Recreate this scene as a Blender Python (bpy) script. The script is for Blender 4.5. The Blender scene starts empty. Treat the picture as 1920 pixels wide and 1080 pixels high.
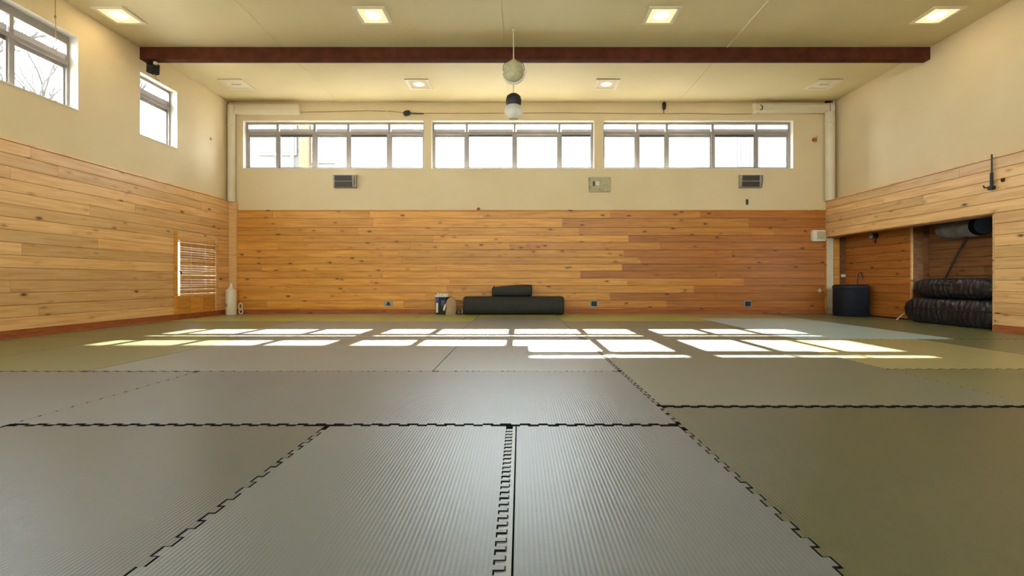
import bpy, bmesh, math, random
from mathutils import Vector, Matrix, noise

# ------------------------------------------------------------------ camera, sky, sun, exposure
H, F = 0.65, 900.0                 # eye height above the mats (m), focal length (px of a 1920 frame)
S = H / 61.0                       # metres per pixel on the back wall
D = F * S                          # distance of the back wall
VX, VY = 975.0, 527.0
sc = bpy.context.scene
C = sc.collection
cam = bpy.data.objects.new('camera', bpy.data.cameras.new('camera'))
C.objects.link(cam)
cam.location = (0, 0, H); cam.rotation_euler = (math.pi/2, 0, 0)
cam.data.sensor_width = 36; cam.data.sensor_fit = 'HORIZONTAL'; cam.data.lens = 36*F/1920
cam.data.shift_x = (960-VX)/1920; cam.data.shift_y = -(540-VY)/1920
cam.data.clip_start = 0.02; cam.data.clip_end = 300
sc.camera = cam

world = bpy.data.worlds.new('hazy_sky'); sc.world = world; world.use_nodes = True
bg = world.node_tree.nodes['Background']
bg.inputs[0].default_value = (0.83, 0.92, 1.0, 1); bg.inputs[1].default_value = 11.0

def sun(name, slope, strength, color):
    l = bpy.data.lights.new(name, 'SUN'); l.energy = strength; l.angle = math.radians(0.5); l.color = color
    o = bpy.data.objects.new(name, l); C.objects.link(o); o.location = (0, 30, 30*slope)
    o.rotation_euler = Vector((0, -1, -slope)).to_track_quat('-Z', 'Y').to_euler()
    return o
sun('sun', 0.93, 24.0, (1.0, 0.95, 0.84))
sun('sun_glint_from_glass_roof', 0.67, 24.0, (1.0, 0.95, 0.84))  # extra lower sun, added to light the nearer row of floor patches

vs = sc.view_settings
vs.view_transform = 'Standard'; vs.look = 'None'; vs.gamma = 1; vs.exposure = 1.04; vs.use_curve_mapping = False
sc.cycles.use_denoising = True
sc.cycles.caustics_reflective = False; sc.cycles.caustics_refractive = False
sc.cycles.sample_clamp_indirect = 8
sc.cycles.max_bounces = 10; sc.cycles.diffuse_bounces = 6

# ------------------------------------------------------------------ helpers
def tag(o, label=None, cat=None, group=None, kind=None):
    if label: o['label'] = label
    if cat: o['category'] = cat
    if group: o['group'] = group
    if kind: o['kind'] = kind
    return o

def thing(name, loc, label, cat, group=None, rz=0, kind=None):
    o = bpy.data.objects.new(name, None); C.objects.link(o)
    o.location = loc; o.rotation_euler = (0, 0, rz); o.empty_display_size = 0.1
    return tag(o, label, cat, group, kind)

class MB:
    def __init__(s): s.v = []; s.f = []
    def add(s, vs_, fs):
        n = len(s.v); s.v += [tuple(v) for v in vs_]; s.f += [tuple(i+n for i in f) for f in fs]; return s
    def box(s, x0, x1, y0, y1, z0, z1):
        v = [(x0,y0,z0),(x1,y0,z0),(x1,y1,z0),(x0,y1,z0),(x0,y0,z1),(x1,y0,z1),(x1,y1,z1),(x0,y1,z1)]
        return s.add(v, [(0,3,2,1),(4,5,6,7),(0,1,5,4),(1,2,6,5),(2,3,7,6),(3,0,4,7)])
    def tube(s, pts, r, n=8, cap=True):
        pts = [Vector(p) for p in pts]; rs = r if isinstance(r, (list, tuple)) else [r]*len(pts)
        rings = []; up = None
        for i, p in enumerate(pts):
            a = pts[max(i-1, 0)]; b = pts[min(i+1, len(pts)-1)]
            t = (b-a).normalized() if (b-a).length > 1e-9 else Vector((0,0,1))
            if up is None: up = Vector((0,0,1)) if abs(t.z) < 0.9 else Vector((0,1,0))
            e1 = up - t*up.dot(t)
            if e1.length < 1e-6: e1 = t.orthogonal()
            e1.normalize(); up = e1; e2 = t.cross(e1)
            rings.append([p + (e1*math.cos(2*math.pi*k/n) + e2*math.sin(2*math.pi*k/n))*rs[i] for k in range(n)])
        v = [q for ring in rings for q in ring]; f = []
        for i in range(len(rings)-1):
            for k in range(n):
                f.append((i*n+k, i*n+(k+1)%n, (i+1)*n+(k+1)%n, (i+1)*n+k))
        if cap: f.append(tuple(range(n-1, -1, -1))); f.append(tuple((len(rings)-1)*n+k for k in range(n)))
        return s.add(v, f)
    def lathe(s, prof, n=24, c=(0,0,0), sq=None):
        # prof: (radius, z); sq: optional superellipse exponent for rounded-square sections
        v = []; f = []
        for r, z in prof:
            for k in range(n):
                a = 2*math.pi*k/n; ca, sa = math.cos(a), math.sin(a)
                g = 1.0 if not sq else 1.0/((abs(ca)**sq + abs(sa)**sq)**(1/sq))
                v.append((c[0]+r*g*ca, c[1]+r*g*sa, c[2]+z))
        m = len(prof)
        for i in range(m-1):
            for k in range(n): f.append((i*n+k, i*n+(k+1)%n, (i+1)*n+(k+1)%n, (i+1)*n+k))
        f.append(tuple(range(n-1, -1, -1))); f.append(tuple((m-1)*n+k for k in range(n)))
        return s.add(v, f)
    def prism(s, poly, a0, a1, axis='x'):
        n = len(poly)
        def P(u, w, t): return {'x': (t,u,w), 'y': (u,t,w), 'z': (u,w,t)}[axis]
        v = [P(u, w, a0) for u, w in poly] + [P(u, w, a1) for u, w in poly]
        return s.add(v, [tuple(range(n-1,-1,-1)), tuple(range(n, 2*n))] + [(i,(i+1)%n,n+(i+1)%n,n+i) for i in range(n)])
    def xform(s, M):
        s.v = [tuple(M @ Vector(v)) for v in s.v]; return s
    def build(s, name, mat, parent=None, smooth=False, bevel=0, loc=None):
        me = bpy.data.meshes.new(name); me.from_pydata(s.v, [], s.f)
        bm = bmesh.new(); bm.from_mesh(me)
        bmesh.ops.recalc_face_normals(bm, faces=bm.faces)
        if bevel:
            bmesh.ops.bevel(bm, geom=[e for e in bm.edges if len(e.link_faces) == 2 and e.calc_face_angle(0) > 0.6],
                            offset=bevel, segments=2, affect='EDGES', clamp_overlap=True)
        bm.to_mesh(me); bm.free()
        if smooth:
            me.polygons.foreach_set('use_smooth', [True]*len(me.polygons))
            if hasattr(me, 'set_sharp_from_angle'): me.set_sharp_from_angle(angle=math.radians(50))
        me.materials.append(mat)
        o = bpy.data.objects.new(name, me); C.objects.link(o)
        if loc: o.location = loc
        if parent: o.parent = parent
        return o

def struct(o, label, cat): return tag(o, label, cat, kind='structure')

# back-wall pixel -> metres
def bx(px, y=D): return (px-VX)/F*y
def bz(py, y=D): return H + (VY-py)/F*y

# ------------------------------------------------------------------ materials
def mat(name, color, rough=0.6, spec=0.5, metal=0.0):
    m = bpy.data.materials.new(name); m.use_nodes = True
    b = m.node_tree.nodes['Principled BSDF']
    b.inputs['Base Color'].default_value = (*color, 1); b.inputs['Roughness'].default_value = rough
    b.inputs['Specular IOR Level'].default_value = spec; b.inputs['Metallic'].default_value = metal
    return m
def nd(m, t, **kw):
    n = m.node_tree.nodes.new(t)
    for k, v in kw.items(): setattr(n, k, v)
    return n
def lk(m, a, b): m.node_tree.links.new(a, b)
def mapped(m, scale, coord='Object'):
    if coord == 'World': src = nd(m, 'ShaderNodeNewGeometry').outputs['Position']
    else: src = nd(m, 'ShaderNodeTexCoord').outputs[coord]
    mp = nd(m, 'ShaderNodeMapping'); mp.inputs['Scale'].default_value = scale
    lk(m, src, mp.inputs['Vector']); return mp
def ramp(m, fac, stops):
    r = nd(m, 'ShaderNodeValToRGB'); cr = r.color_ramp
    while len(cr.elements) < len(stops): cr.elements.new(0.5)
    for e, (p, c) in zip(cr.elements, stops): e.position = p; e.color = (*c, 1) if len(c) == 3 else c
    lk(m, fac, r.inputs[0]); return r
def mixc(m, fac, a, b, mode='MIX'):
    x = nd(m, 'ShaderNodeMix', data_type='RGBA', blend_type=mode)
    for s_, v in ((0, fac), (6, a), (7, b)):
        if hasattr(v, 'links'): lk(m, v, x.inputs[s_])
        elif isinstance(v, tuple): x.inputs[s_].default_value = (*v, 1)
        else: x.inputs[s_].default_value = v
    return x.outputs[2]
def bump(m, height, strength, dist):
    b = nd(m, 'ShaderNodeBump'); b.inputs['Strength'].default_value = strength; b.inputs['Distance'].default_value = dist
    lk(m, height, b.inputs['Height']); p = m.node_tree.nodes['Principled BSDF']
    lk(m, b.outputs[0], p.inputs['Normal']); return b

def noisy(name, c0, c1, scale=3.0, rough=0.7, spec=0.4, bmp=0.0, bscale=80, metal=0.0):
    m = mat(name, c0, rough, spec, metal)
    n = nd(m, 'ShaderNodeTexNoise'); n.inputs['Scale'].default_value = scale; n.inputs['Detail'].default_value = 4
    lk(m, mapped(m, (1,1,1), 'World').outputs[0], n.inputs['Vector'])
    r = ramp(m, n.outputs['Fac'], [(0.3, c0), (0.7, c1)])
    lk(m, r.outputs[0], m.node_tree.nodes['Principled BSDF'].inputs['Base Color'])
    if bmp:
        k = nd(m, 'ShaderNodeTexNoise'); k.inputs['Scale'].default_value = bscale; k.inputs['Detail'].default_value = 3
        lk(m, mapped(m, (1,1,1), 'World').outputs[0], k.inputs['Vector'])
        bump(m, k.outputs['Fac'], bmp, 0.004)
    return m

def pine(name, light, mid, dark, rough=0.42):
    """knotty pine, boards run along their own local X; each board its own tint"""
    m = mat(name, mid, rough, 0.45)
    P = m.node_tree.nodes['Principled BSDF']
    info = nd(m, 'ShaderNodeObjectInfo')
    tc = nd(m, 'ShaderNodeTexCoord')
    off = nd(m, 'ShaderNodeVectorMath', operation='SCALE'); off.inputs[0].default_value = (37.0, 11.0, 53.0)
    lk(m, info.outputs['Random'], off.inputs['Scale'])
    add = nd(m, 'ShaderNodeVectorMath', operation='ADD'); lk(m, tc.outputs['Object'], add.inputs[0]); lk(m, off.outputs[0], add.inputs[1])
    def mp(scale):
        q = nd(m, 'ShaderNodeMapping'); q.inputs['Scale'].default_value = scale; lk(m, add.outputs[0], q.inputs[0]); return q.outputs[0]
    g = nd(m, 'ShaderNodeTexNoise'); g.inputs['Scale'].default_value = 1; g.inputs['Detail'].default_value = 5; g.inputs['Distortion'].default_value = 0.6
    lk(m, mp((1.6, 6, 26)), g.inputs['Vector'])
    base = ramp(m, g.outputs['Fac'], [(0.25, light), (0.5, mid), (0.8, dark)])
    hv = nd(m, 'ShaderNodeHueSaturation')
    mr = nd(m, 'ShaderNodeMapRange'); mr.inputs[3].default_value = 0.84; mr.inputs[4].default_value = 1.10
    lk(m, info.outputs['Random'], mr.inputs[0]); lk(m, mr.outputs[0], hv.inputs['Value'])
    lk(m, base.outputs[0], hv.inputs['Color'])
    # knots
    v = nd(m, 'ShaderNodeTexVoronoi', feature='F1'); v.inputs['Scale'].default_value = 1; v.inputs['Randomness'].default_value = 1
    lk(m, mp((3.2, 0.0, 7.5)), v.inputs['Vector'])
    k = ramp(m, v.outputs['Distance'], [(0.0, (1,1,1)), (0.075, (0.9,)*3), (0.15, (0.25,)*3), (0.26, (0,0,0))])
    sep = nd(m, 'ShaderNodeSeparateColor'); lk(m, v.outputs['Color'], sep.inputs[0])
    th = nd(m, 'ShaderNodeMath', operation='GREATER_THAN'); th.inputs[1].default_value = 0.32; lk(m, sep.outputs[0], th.inputs[0])
    kk = nd(m, 'ShaderNodeMath', operation='MULTIPLY'); lk(m, k.outputs[0], kk.inputs[0]); lk(m, th.outputs[0], kk.inputs[1])
    col = mixc(m, kk.outputs[0], hv.outputs[0], (0.075, 0.026, 0.010))
    lk(m, col, P.inputs['Base Color'])
    bump(m, g.outputs['Fac'], 0.15, 0.004)
    return m

M = {}
M['plaster'] = noisy('cream_plaster', (0.76,0.63,0.40), (0.72,0.585,0.36), 1.3, 0.75, 0.25, 0.12, 90)
M['ceiling'] = noisy('cream_ceiling_paint', (0.72,0.62,0.38), (0.66,0.565,0.335), 0.9, 0.6, 0.3, 0.1, 60)
M['reveal'] = noisy('white_window_reveal', (0.80,0.74,0.65), (0.76,0.69,0.59), 2, 0.55)
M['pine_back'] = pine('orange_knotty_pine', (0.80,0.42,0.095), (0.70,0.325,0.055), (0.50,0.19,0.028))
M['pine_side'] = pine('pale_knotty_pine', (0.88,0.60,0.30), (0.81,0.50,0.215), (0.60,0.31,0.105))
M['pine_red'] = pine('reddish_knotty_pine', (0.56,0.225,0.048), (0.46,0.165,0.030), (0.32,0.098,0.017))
M['pine_mid'] = pine('warm_knotty_pine', (0.68,0.315,0.068), (0.58,0.240,0.042), (0.41,0.140,0.022))  # step tone for the light falloff painted into the end wall boards
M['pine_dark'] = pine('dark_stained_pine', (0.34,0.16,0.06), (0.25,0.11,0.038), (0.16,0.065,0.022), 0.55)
M['trim_red'] = pine('reddish_base_trim', (0.46,0.15,0.045), (0.38,0.11,0.030), (0.26,0.07,0.018), 0.62)
M['backing'] = mat('dark_joint_backing', (0.06,0.03,0.015), 0.9, 0.1)
M['beam'] = noisy('dark_brown_beam_wood', (0.115,0.036,0.020), (0.070,0.022,0.013), 6, 0.8, 0.06, 0.3, 30)
M['subfloor'] = noisy('dark_subfloor', (0.05,0.035,0.022), (0.03,0.02,0.014), 4, 0.9, 0.1)
M['alu'] = noisy('grey_aluminium_frame', (0.36,0.325,0.30), (0.31,0.28,0.26), 5, 0.4, 0.5)
M['alu_dark'] = mat('dark_window_gasket', (0.10,0.085,0.08), 0.5)
M['white'] = noisy('white_plastic', (0.76,0.72,0.62), (0.70,0.66,0.56), 5, 0.4)
M['cream_paint'] = noisy('cream_painted_metal', (0.74,0.66,0.49), (0.68,0.60,0.43), 4, 0.45)
M['black'] = noisy('black_plastic', (0.014,0.013,0.014), (0.022,0.020,0.022), 8, 0.5)
M['foam_black'] = noisy('charcoal_foam', (0.030,0.029,0.025), (0.042,0.039,0.033), 12, 0.75, 0.3, 0.25, 150)
M['navy'] = noisy('navy_black_fabric', (0.010,0.013,0.020), (0.018,0.021,0.030), 20, 0.8, 0.25, 0.5, 200)
M['grey'] = noisy('grey_enamel', (0.42,0.38,0.30), (0.36,0.32,0.25), 6, 0.5)
M['grille'] = mat('brown_grey_grille', (0.085,0.068,0.050), 0.6)
M['plate'] = noisy('olive_beige_plate', (0.50,0.45,0.28), (0.42,0.37,0.21), 14, 0.6)
M['tan'] = noisy('tan_leather', (0.42,0.28,0.15), (0.33,0.21,0.11), 9, 0.6)
M['blue'] = mat('blue_print', (0.06,0.08,0.22), 0.5)
M['rope'] = mat('pale_cord', (0.66,0.58,0.42), 0.8)
M['steel'] = mat('dark_steel', (0.05,0.045,0.04), 0.45, 0.5, 0.6)
M['socket'] = mat('grey_socket_plate', (0.30,0.34,0.33), 0.45)
M['ivory'] = noisy('ivory_plastic', (0.80,0.74,0.58), (0.74,0.67,0.51), 6, 0.4)
M['tarp'] = noisy('grey_tarpaulin', (0.20,0.19,0.18), (0.11,0.10,0.10), 8, 0.6, 0.4, 0.6, 25)
M['concrete'] = noisy('pale_render', (0.125,0.122,0.12), (0.11,0.108,0.105), 0.6, 0.9, 0.1)
M['brick_orange'] = noisy('orange_facade', (0.14,0.090,0.055), (0.13,0.08,0.048), 1.5, 0.9, 0.1)
M['bglass'] = mat('facade_glass', (0.085,0.09,0.098), 0.8, 0.1)
M['facade_frame'] = mat('facade_window_frame', (0.16,0.155,0.15), 0.9, 0.1)
M['ground'] = noisy('outdoor_paving', (0.40,0.38,0.35), (0.32,0.30,0.28), 0.8, 0.9)
M['bark'] = noisy('grey_bark', (0.080,0.074,0.070), (0.065,0.06,0.056), 4, 0.95, 0.1)
M['bamboo'] = noisy('tan_bamboo', (0.76,0.50,0.24), (0.62,0.36,0.15), 11, 0.4, 0.5)

M['bamboo_pale'] = noisy('pale_bamboo', (0.84,0.62,0.36), (0.74,0.50,0.26), 11, 0.4)
M['bamboo_dark'] = noisy('brown_bamboo', (0.60,0.34,0.14), (0.48,0.26,0.10), 11, 0.4)

def glass_pane(name, tint=(0.97,0.985,0.98)):
    m = bpy.data.materials.new(name); m.use_nodes = True; t = m.node_tree; t.nodes.clear()
    o = nd(m, 'ShaderNodeOutputMaterial'); x = nd(m, 'ShaderNodeMixShader'); tr = nd(m, 'ShaderNodeBsdfTransparent'); g = nd(m, 'ShaderNodeBsdfGlossy')
    lw = nd(m, 'ShaderNodeLayerWeight'); f = nd(m, 'ShaderNodeMath', operation='POWER'); f.inputs[1].default_value = 5.0
    lk(m, lw.outputs['Facing'], f.inputs[0])
    f2 = nd(m, 'ShaderNodeMath', operation='MULTIPLY_ADD'); f2.inputs[1].default_value = 0.9; f2.inputs[2].default_value = 0.04; lk(m, f.outputs[0], f2.inputs[0]); f = f2
    tr.inputs[0].default_value = (*tint, 1); g.inputs['Roughness'].default_value = 0.02
    lk(m, f.outputs[0], x.inputs[0]); lk(m, tr.outputs[0], x.inputs[1]); lk(m, g.outputs[0], x.inputs[2]); lk(m, x.outputs[0], o.inputs[0])
    return m
M['glass'] = glass_pane('window_glass')
def frosted(name, color, trans, see=0.0):
    m = bpy.data.materials.new(name); m.use_nodes = True; t = m.node_tree; t.nodes.clear()
    o = nd(m, 'ShaderNodeOutputMaterial'); a = nd(m, 'ShaderNodeAddShader'); d = nd(m, 'ShaderNodeBsdfDiffuse'); tl = nd(m, 'ShaderNodeBsdfTranslucent')
    d.inputs[0].default_value = (*color, 1); tl.inputs[0].default_value = (*trans, 1)
    lk(m, d.outputs[0], a.inputs[0]); lk(m, tl.outputs[0], a.inputs[1]); out = a.outputs[0]
    if see:
        x = nd(m, 'ShaderNodeMixShader'); tr = nd(m, 'ShaderNodeBsdfTransparent'); x.inputs[0].default_value = see
        lk(m, out, x.inputs[1]); lk(m, tr.outputs[0], x.inputs[2]); out = x.outputs[0]
    lk(m, out, o.inputs[0]); return m
M['vent'] = frosted('grey_frosted_vent_flap', (0.50,0.49,0.51), (0.055,0.052,0.055))
M['frost'] = frosted('frosted_lamp_glass', (0.75,0.73,0.66), (0.15,0.15,0.13), 0.35)
M['lamp_glass'] = glass_pane('clear_lamp_glass', (0.86,0.88,0.86))

def emitter(name, color, strength, hot, k=9.0):
    m = bpy.data.materials.new(name); m.use_nodes = True; t = m.node_tree; t.nodes.clear()
    o = nd(m, 'ShaderNodeOutputMaterial'); e = nd(m, 'ShaderNodeEmission'); lk(m, e.outputs[0], o.inputs[0])
    g = nd(m, 'ShaderNodeTexGradient', gradient_type='SPHERICAL')
    lk(m, mapped(m, (k, k, 0)).outputs[0], g.inputs[0])
    mr = nd(m, 'ShaderNodeMapRange'); mr.inputs[3].default_value = strength; mr.inputs[4].default_value = hot
    lk(m, g.outputs['Fac'], mr.inputs[0]); lk(m, mr.outputs[0], e.inputs[1]); e.inputs[0].default_value = (*color, 1)
    return m
M['lamp_on'] = emitter('lit_lamp_diffuser', (1.0, 0.74, 0.40), 0.62, 46.0)
M['lamp_dim'] = emitter('dim_lamp_diffuser', (1.0, 0.76, 0.46), 0.38, 3.0)

def foam(name, c0, c1, rough=0.35):
    """ribbed foam mat: ribs along Y, 12 mm apart, with a fine cross weave"""
    m = mat(name, c0, rough, 0.46); P = m.node_tree.nodes['Principled BSDF']; P.inputs['IOR'].default_value = 1.8
    n = nd(m, 'ShaderNodeTexNoise'); n.inputs['Scale'].default_value = 1.6; n.inputs['Detail'].default_value = 5
    lk(m, mapped(m, (1,1,1), 'World').outputs[0], n.inputs['Vector'])
    r = ramp(m, n.outputs['Fac'], [(0.3, c0), (0.7, c1)])
    lk(m, r.outputs[0], P.inputs['Base Color'])
    w = nd(m, 'ShaderNodeTexWave', wave_type='BANDS', bands_direction='X', wave_profile='SIN'); w.inputs['Scale'].default_value = 2*math.pi/20/0.0125
    lk(m, mapped(m, (1,1,1), 'World').outputs[0], w.inputs['Vector'])
    w2 = nd(m, 'ShaderNodeTexWave', wave_type='BANDS', bands_direction='Y', wave_profile='SIN'); w2.inputs['Scale'].default_value = 2*math.pi/20/0.009
    lk(m, mapped(m, (1,1,1), 'World').outputs[0], w2.inputs['Vector'])
    s1 = nd(m, 'ShaderNodeMath', operation='MULTIPLY_ADD'); s1.inputs[1].default_value = 0.25
    lk(m, w2.outputs['Fac'], s1.inputs[0]); lk(m, w.outputs['Fac'], s1.inputs[2])
    bump(m, s1.outputs[0], 0.30, 0.0012)
    return m
M['mat_grey'] = foam('blue_grey_green_foam', (0.120,0.138,0.142), (0.108,0.125,0.128))
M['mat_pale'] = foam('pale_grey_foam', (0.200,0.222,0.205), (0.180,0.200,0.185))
M['mat_soft'] = foam('soft_grey_olive_foam', (0.160,0.182,0.132), (0.143,0.163,0.118))
M['mat_dim'] = foam('dull_olive_grey_foam', (0.070,0.078,0.066), (0.062,0.069,0.058))  # near-left mat, that corner's light falloff darkened into its colour
M['mat_dark'] = foam('dark_olive_foam', (0.074,0.080,0.040), (0.065,0.071,0.035))  # near-right mat, corner light falloff put into a darker olive
M['mat_green'] = foam('olive_green_foam', (0.165,0.178,0.080), (0.148,0.160,0.071))
M['mat_moss'] = foam('moss_green_foam', (0.34,0.37,0.100), (0.305,0.335,0.090))
M['mat_tan'] = foam('straw_foam', (0.37,0.34,0.155), (0.335,0.31,0.14))
M['mat_blue'] = foam('pale_blue_foam', (0.40,0.55,0.60), (0.365,0.51,0.555))
M['mat_edge'] = foam('pale_edge_strip_foam', (0.22,0.23,0.215), (0.185,0.19,0.175))
M['mat_core'] = mat('dark_foam_core', (0.012,0.010,0.008), 0.95, 0.1)

# ------------------------------------------------------------------ room shell
XL, XR = -5.83, 6.29               # plaster planes of the side walls
XP = 6.123                         # face of the right-hand pine partition
CEIL = H + 337*S*1.0 + 0.0         # underside of the ceiling panels
CEIL = H + 3.588
YF = -4.6                          # wall behind the camera
WZ0, WZ1 = 2.895, 3.87             # clerestory windows
DEPTH = 0.2

def holed(axis, plane, thick, u0, u1, z0, z1, holes):
    """wall slab with rectangular holes; thick>0 grows along +axis"""
    us = sorted({u0, u1, *[h[0] for h in holes], *[h[1] for h in holes]})
    zs = sorted({z0, z1, *[h[2] for h in holes], *[h[3] for h in holes]})
    mb = MB(); a, b = sorted((plane, plane+thick))
    for i in range(len(us)-1):
        run = None
        for j in range(len(zs)-1):
            cu, cz = (us[i]+us[i+1])/2, (zs[j]+zs[j+1])/2
            if any(h[0] < cu < h[1] and h[2] < cz < h[3] for h in holes): continue
            if axis == 'y': mb.box(us[i], us[i+1], a, b, zs[j], zs[j+1])
            else: mb.box(a, b, us[i], us[i+1], zs[j], zs[j+1])
    return mb

FR = D + 0.14                      # plane of the window frames
holes_back = [(bx(454), bx(795), WZ0, WZ1), (bx(808), bx(1115), WZ0, WZ1), (bx(1131), bx(1489), WZ0, WZ1)]
wall_back = struct(holed('y', D+0.022, DEPTH, XL-0.2, 7.05, -0.03, CEIL+0.05, holes_back).build('wall_back', M['plaster']),
                   'cream plaster end wall with a row of high windows above pine boarding', 'wall')
LW = [(7.36, 8.17, WZ0, WZ1), (2.75, 6.34, WZ0, WZ1), (-1.9, 1.7, WZ0, WZ1)]
HATCH = (8.13, 9.16, 0.40, 1.36)
wall_left = struct(holed('x', XL, -DEPTH, YF, D+0.022, -0.03, CEIL+0.05, LW+[HATCH]).build('wall_left', M['plaster']),
                   'cream plaster side wall with high windows above knotty pine boarding', 'wall')
wall_right = struct(MB().box(XR, XR+0.2, YF, D+0.022, 2.236, CEIL+0.05).build('wall_right', M['plaster']), 'cream plaster side wall above the pine partition', 'wall')
wall_partition = struct(MB().box(XP+0.022, XR+0.2, YF, 6.2, -0.03, 2.2).build('wall_partition', M['backing']), 'pale knotty pine partition beside the storage niche', 'wall')
wall_header = struct(MB().box(XP+0.022, 7.0, 6.2, D+0.022, 1.60, 2.2).build('wall_header', M['backing']), 'pine boarded header over the storage niche', 'wall')
wall_panel = struct(MB().box(6.522, 7.0, 8.0, D+0.022, -0.03, 1.60).build('wall_panel', M['backing']), 'pine panelling behind the navy cloth bin', 'wall')
wall_niche = struct(MB().box(6.822, 7.0, 6.0, 8.0, -0.03, 1.60).build('wall_niche', M['backing']), 'dark pine back wall of the storage niche', 'wall')
FW = [(-5.0, -1.6, WZ0-0.5, WZ1), (-1.2, 2.0, WZ0-0.5, WZ1), (2.4, 5.6, WZ0-0.5, WZ1)]  # windows added in the unseen wall, sized for fill light
wall_front = struct(holed('y', YF, -DEPTH, XL-0.2, XR+0.2, -0.03, CEIL+0.05, FW).build('wall_front', M['plaster']),
                    'cream plaster wall with tall windows opposite the boarded end wall', 'wall')
floor = struct(MB().box(XL-0.2, 7.05, YF-0.2, D+0.2, -0.15, -0.03).build('floor', M['subfloor']), 'dark subfloor under the foam mats', 'floor')

# ceiling with its flat panels
ceiling = struct(MB().box(XL-0.2, XR+0.2, YF-0.2, D+0.22, CEIL+0.012, CEIL+0.2).build('ceiling', M['ceiling']), 'cream painted ceiling of wide flat panels', 'ceiling')
cx = [XL, -3.64, -0.235, 3.17, XR]; cy = [YF, -1.2, 3.1, 7.42, D+0.02]
for i in range(4):
    for j in range(4):
        MB().box(cx[i]+0.003, cx[i+1]-0.003, cy[j]+0.003, cy[j+1]-0.003, CEIL, CEIL+0.013).build('ceiling_panel', M['ceiling'], ceiling)

# ------------------------------------------------------------------ pine boarding, board by board
rng = random.Random(7)
def board_mesh(L, hgt, t=0.022, c=0.005):
    # local X along the board, local -Y the face, Z up; chamfered long edges
    poly = [(0, 0), (0, hgt), (-t+c, hgt), (-t, hgt-c), (-t, c), (-t+c, 0)]
    return MB().prism(poly, 0, L, 'x')
def boards(parent, m, origin, rz, L0, L1, zs, cut=(2.2, 4.0), skip=None, gap=0.003, name='board'):
    """rows of boards from L0 to L1 along local X; zs = row edges; skip(l0,l1,z0,z1) -> list of runs"""
    R = Matrix.Rotation(rz, 4, 'Z')
    for z0, z1 in zip(zs[:-1], zs[1:]):
        runs = [(L0, L1)] if skip is None else skip(L0, L1, z0, z1)
        for a, b in runs:
            p = a; first = True
            while p < b-1e-6:
                q = p + (rng.uniform(0.5, cut[1]) if first else rng.uniform(*cut)); first = False
                if b-q < 0.7: q = b
                q = min(q, b)
                o = board_mesh(q-p-0.0025, z1-z0-gap).build(name, m((p+q)/2, z0) if callable(m) else m, parent)
                o.location = Vector(origin) + R @ Vector((p, -rng.uniform(0, 0.0025), z0)); o.rotation_euler = (0, 0, rz)
                p = q

# end wall
zb = [bz(y) for y in (586, 577, 563, 549, 535.5, 521.5, 508, 495, 482, 468.5, 454, 441, 426.5, 409, 395.5)]
zb[0] = 0.085
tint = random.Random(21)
def end_wall_wood_falloff(x, z):
    k = (x-0.8)/3.2 + (0.45 if z < 0.3 else 0.0) + tint.uniform(-0.28, 0.28)  # redder right-end stain, with light falloff rightward and low put into the tone
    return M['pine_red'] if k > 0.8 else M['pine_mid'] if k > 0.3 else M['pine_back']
boards(wall_back, end_wall_wood_falloff, (0, D+0.0225, 0), 0, XL+0.03, 6.105, zb, (1.8, 4.0))
# left wall (faces +X): local X -> world Y, face (-Y local) -> +X
ZWL = 2.246
zl = [0.085 + (ZWL-0.085)*k/15 for k in range(16)]
def skip_hatch(a, b, z0, z1):
    if z1 <= 0.085 or z0 >= 1.50: return [(a, b)]
    return [(a, 8.06), (9.24, b)]
boards(wall_left, M['pine_side'], (XL-0.0005+0.0, 0, 0), math.pi/2, -2.0, D, zl, (2.4, 4.2), skip_hatch)
# right partition (faces -X): local X -> world -Y
zr = [0.085 + (1.53-0.085)*k/10 for k in range(11)]
zh = [1.53 + (2.236-1.53)*k/5 for k in range(6)]
boards(wall_partition, M['pine_side'], (XP+0.0225, 0, 0), -math.pi/2, -6.21, 2.0, zr, (2.0, 3.6))
boards(wall_header, M['pine_side'], (XP+0.0225, 0, 0), -math.pi/2, -D-0.02, 2.0, zh, (2.0, 3.8))
# niche linings
zn = [0.02 + 1.56*k/11 for k in range(12)]
boards(wall_panel, M['pine_red'], (6.5225, 0, 0), -math.pi/2, -D-0.02, -7.985, zn, (1.0, 2.0))
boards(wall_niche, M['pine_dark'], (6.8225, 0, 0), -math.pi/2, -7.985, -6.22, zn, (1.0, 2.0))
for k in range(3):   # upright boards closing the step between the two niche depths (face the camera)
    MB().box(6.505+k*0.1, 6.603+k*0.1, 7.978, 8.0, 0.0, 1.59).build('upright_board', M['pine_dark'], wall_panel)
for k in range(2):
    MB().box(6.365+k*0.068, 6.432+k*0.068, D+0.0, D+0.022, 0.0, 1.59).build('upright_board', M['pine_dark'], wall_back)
MB().box(6.255, 6.362, D-0.035, D+0.022, 0.0, 1.56).build('jamb', M['pine_back'], wall_back)
MB().box(6.112, 6.252, D-0.012, D+0.022, bz(578), bz(441)).build('cream_strip', M['cream_paint'], wall_back)
MB().box(6.093, 6.111, D-0.03, D+0.022, 0.0, 1.53).build('corner_bead', M['pine_back'], wall_back)
MB().box(XP-0.004, XR+0.2, 6.195, 6.217, 0.0, 1.53).build('jamb', M['pine_side'], wall_partition)
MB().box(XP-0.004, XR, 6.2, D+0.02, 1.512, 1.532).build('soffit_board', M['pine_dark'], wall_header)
MB().box(6.495, 6.525, 7.966, 7.99, 0.0, 1.59).build('corner_bead', M['pine_side'], wall_panel)
MB().box(XP-0.012, XR+0.01, YF, D+0.02, 2.236, 2.256).build('cap_rail', M['pine_side'], wall_header)
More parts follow.
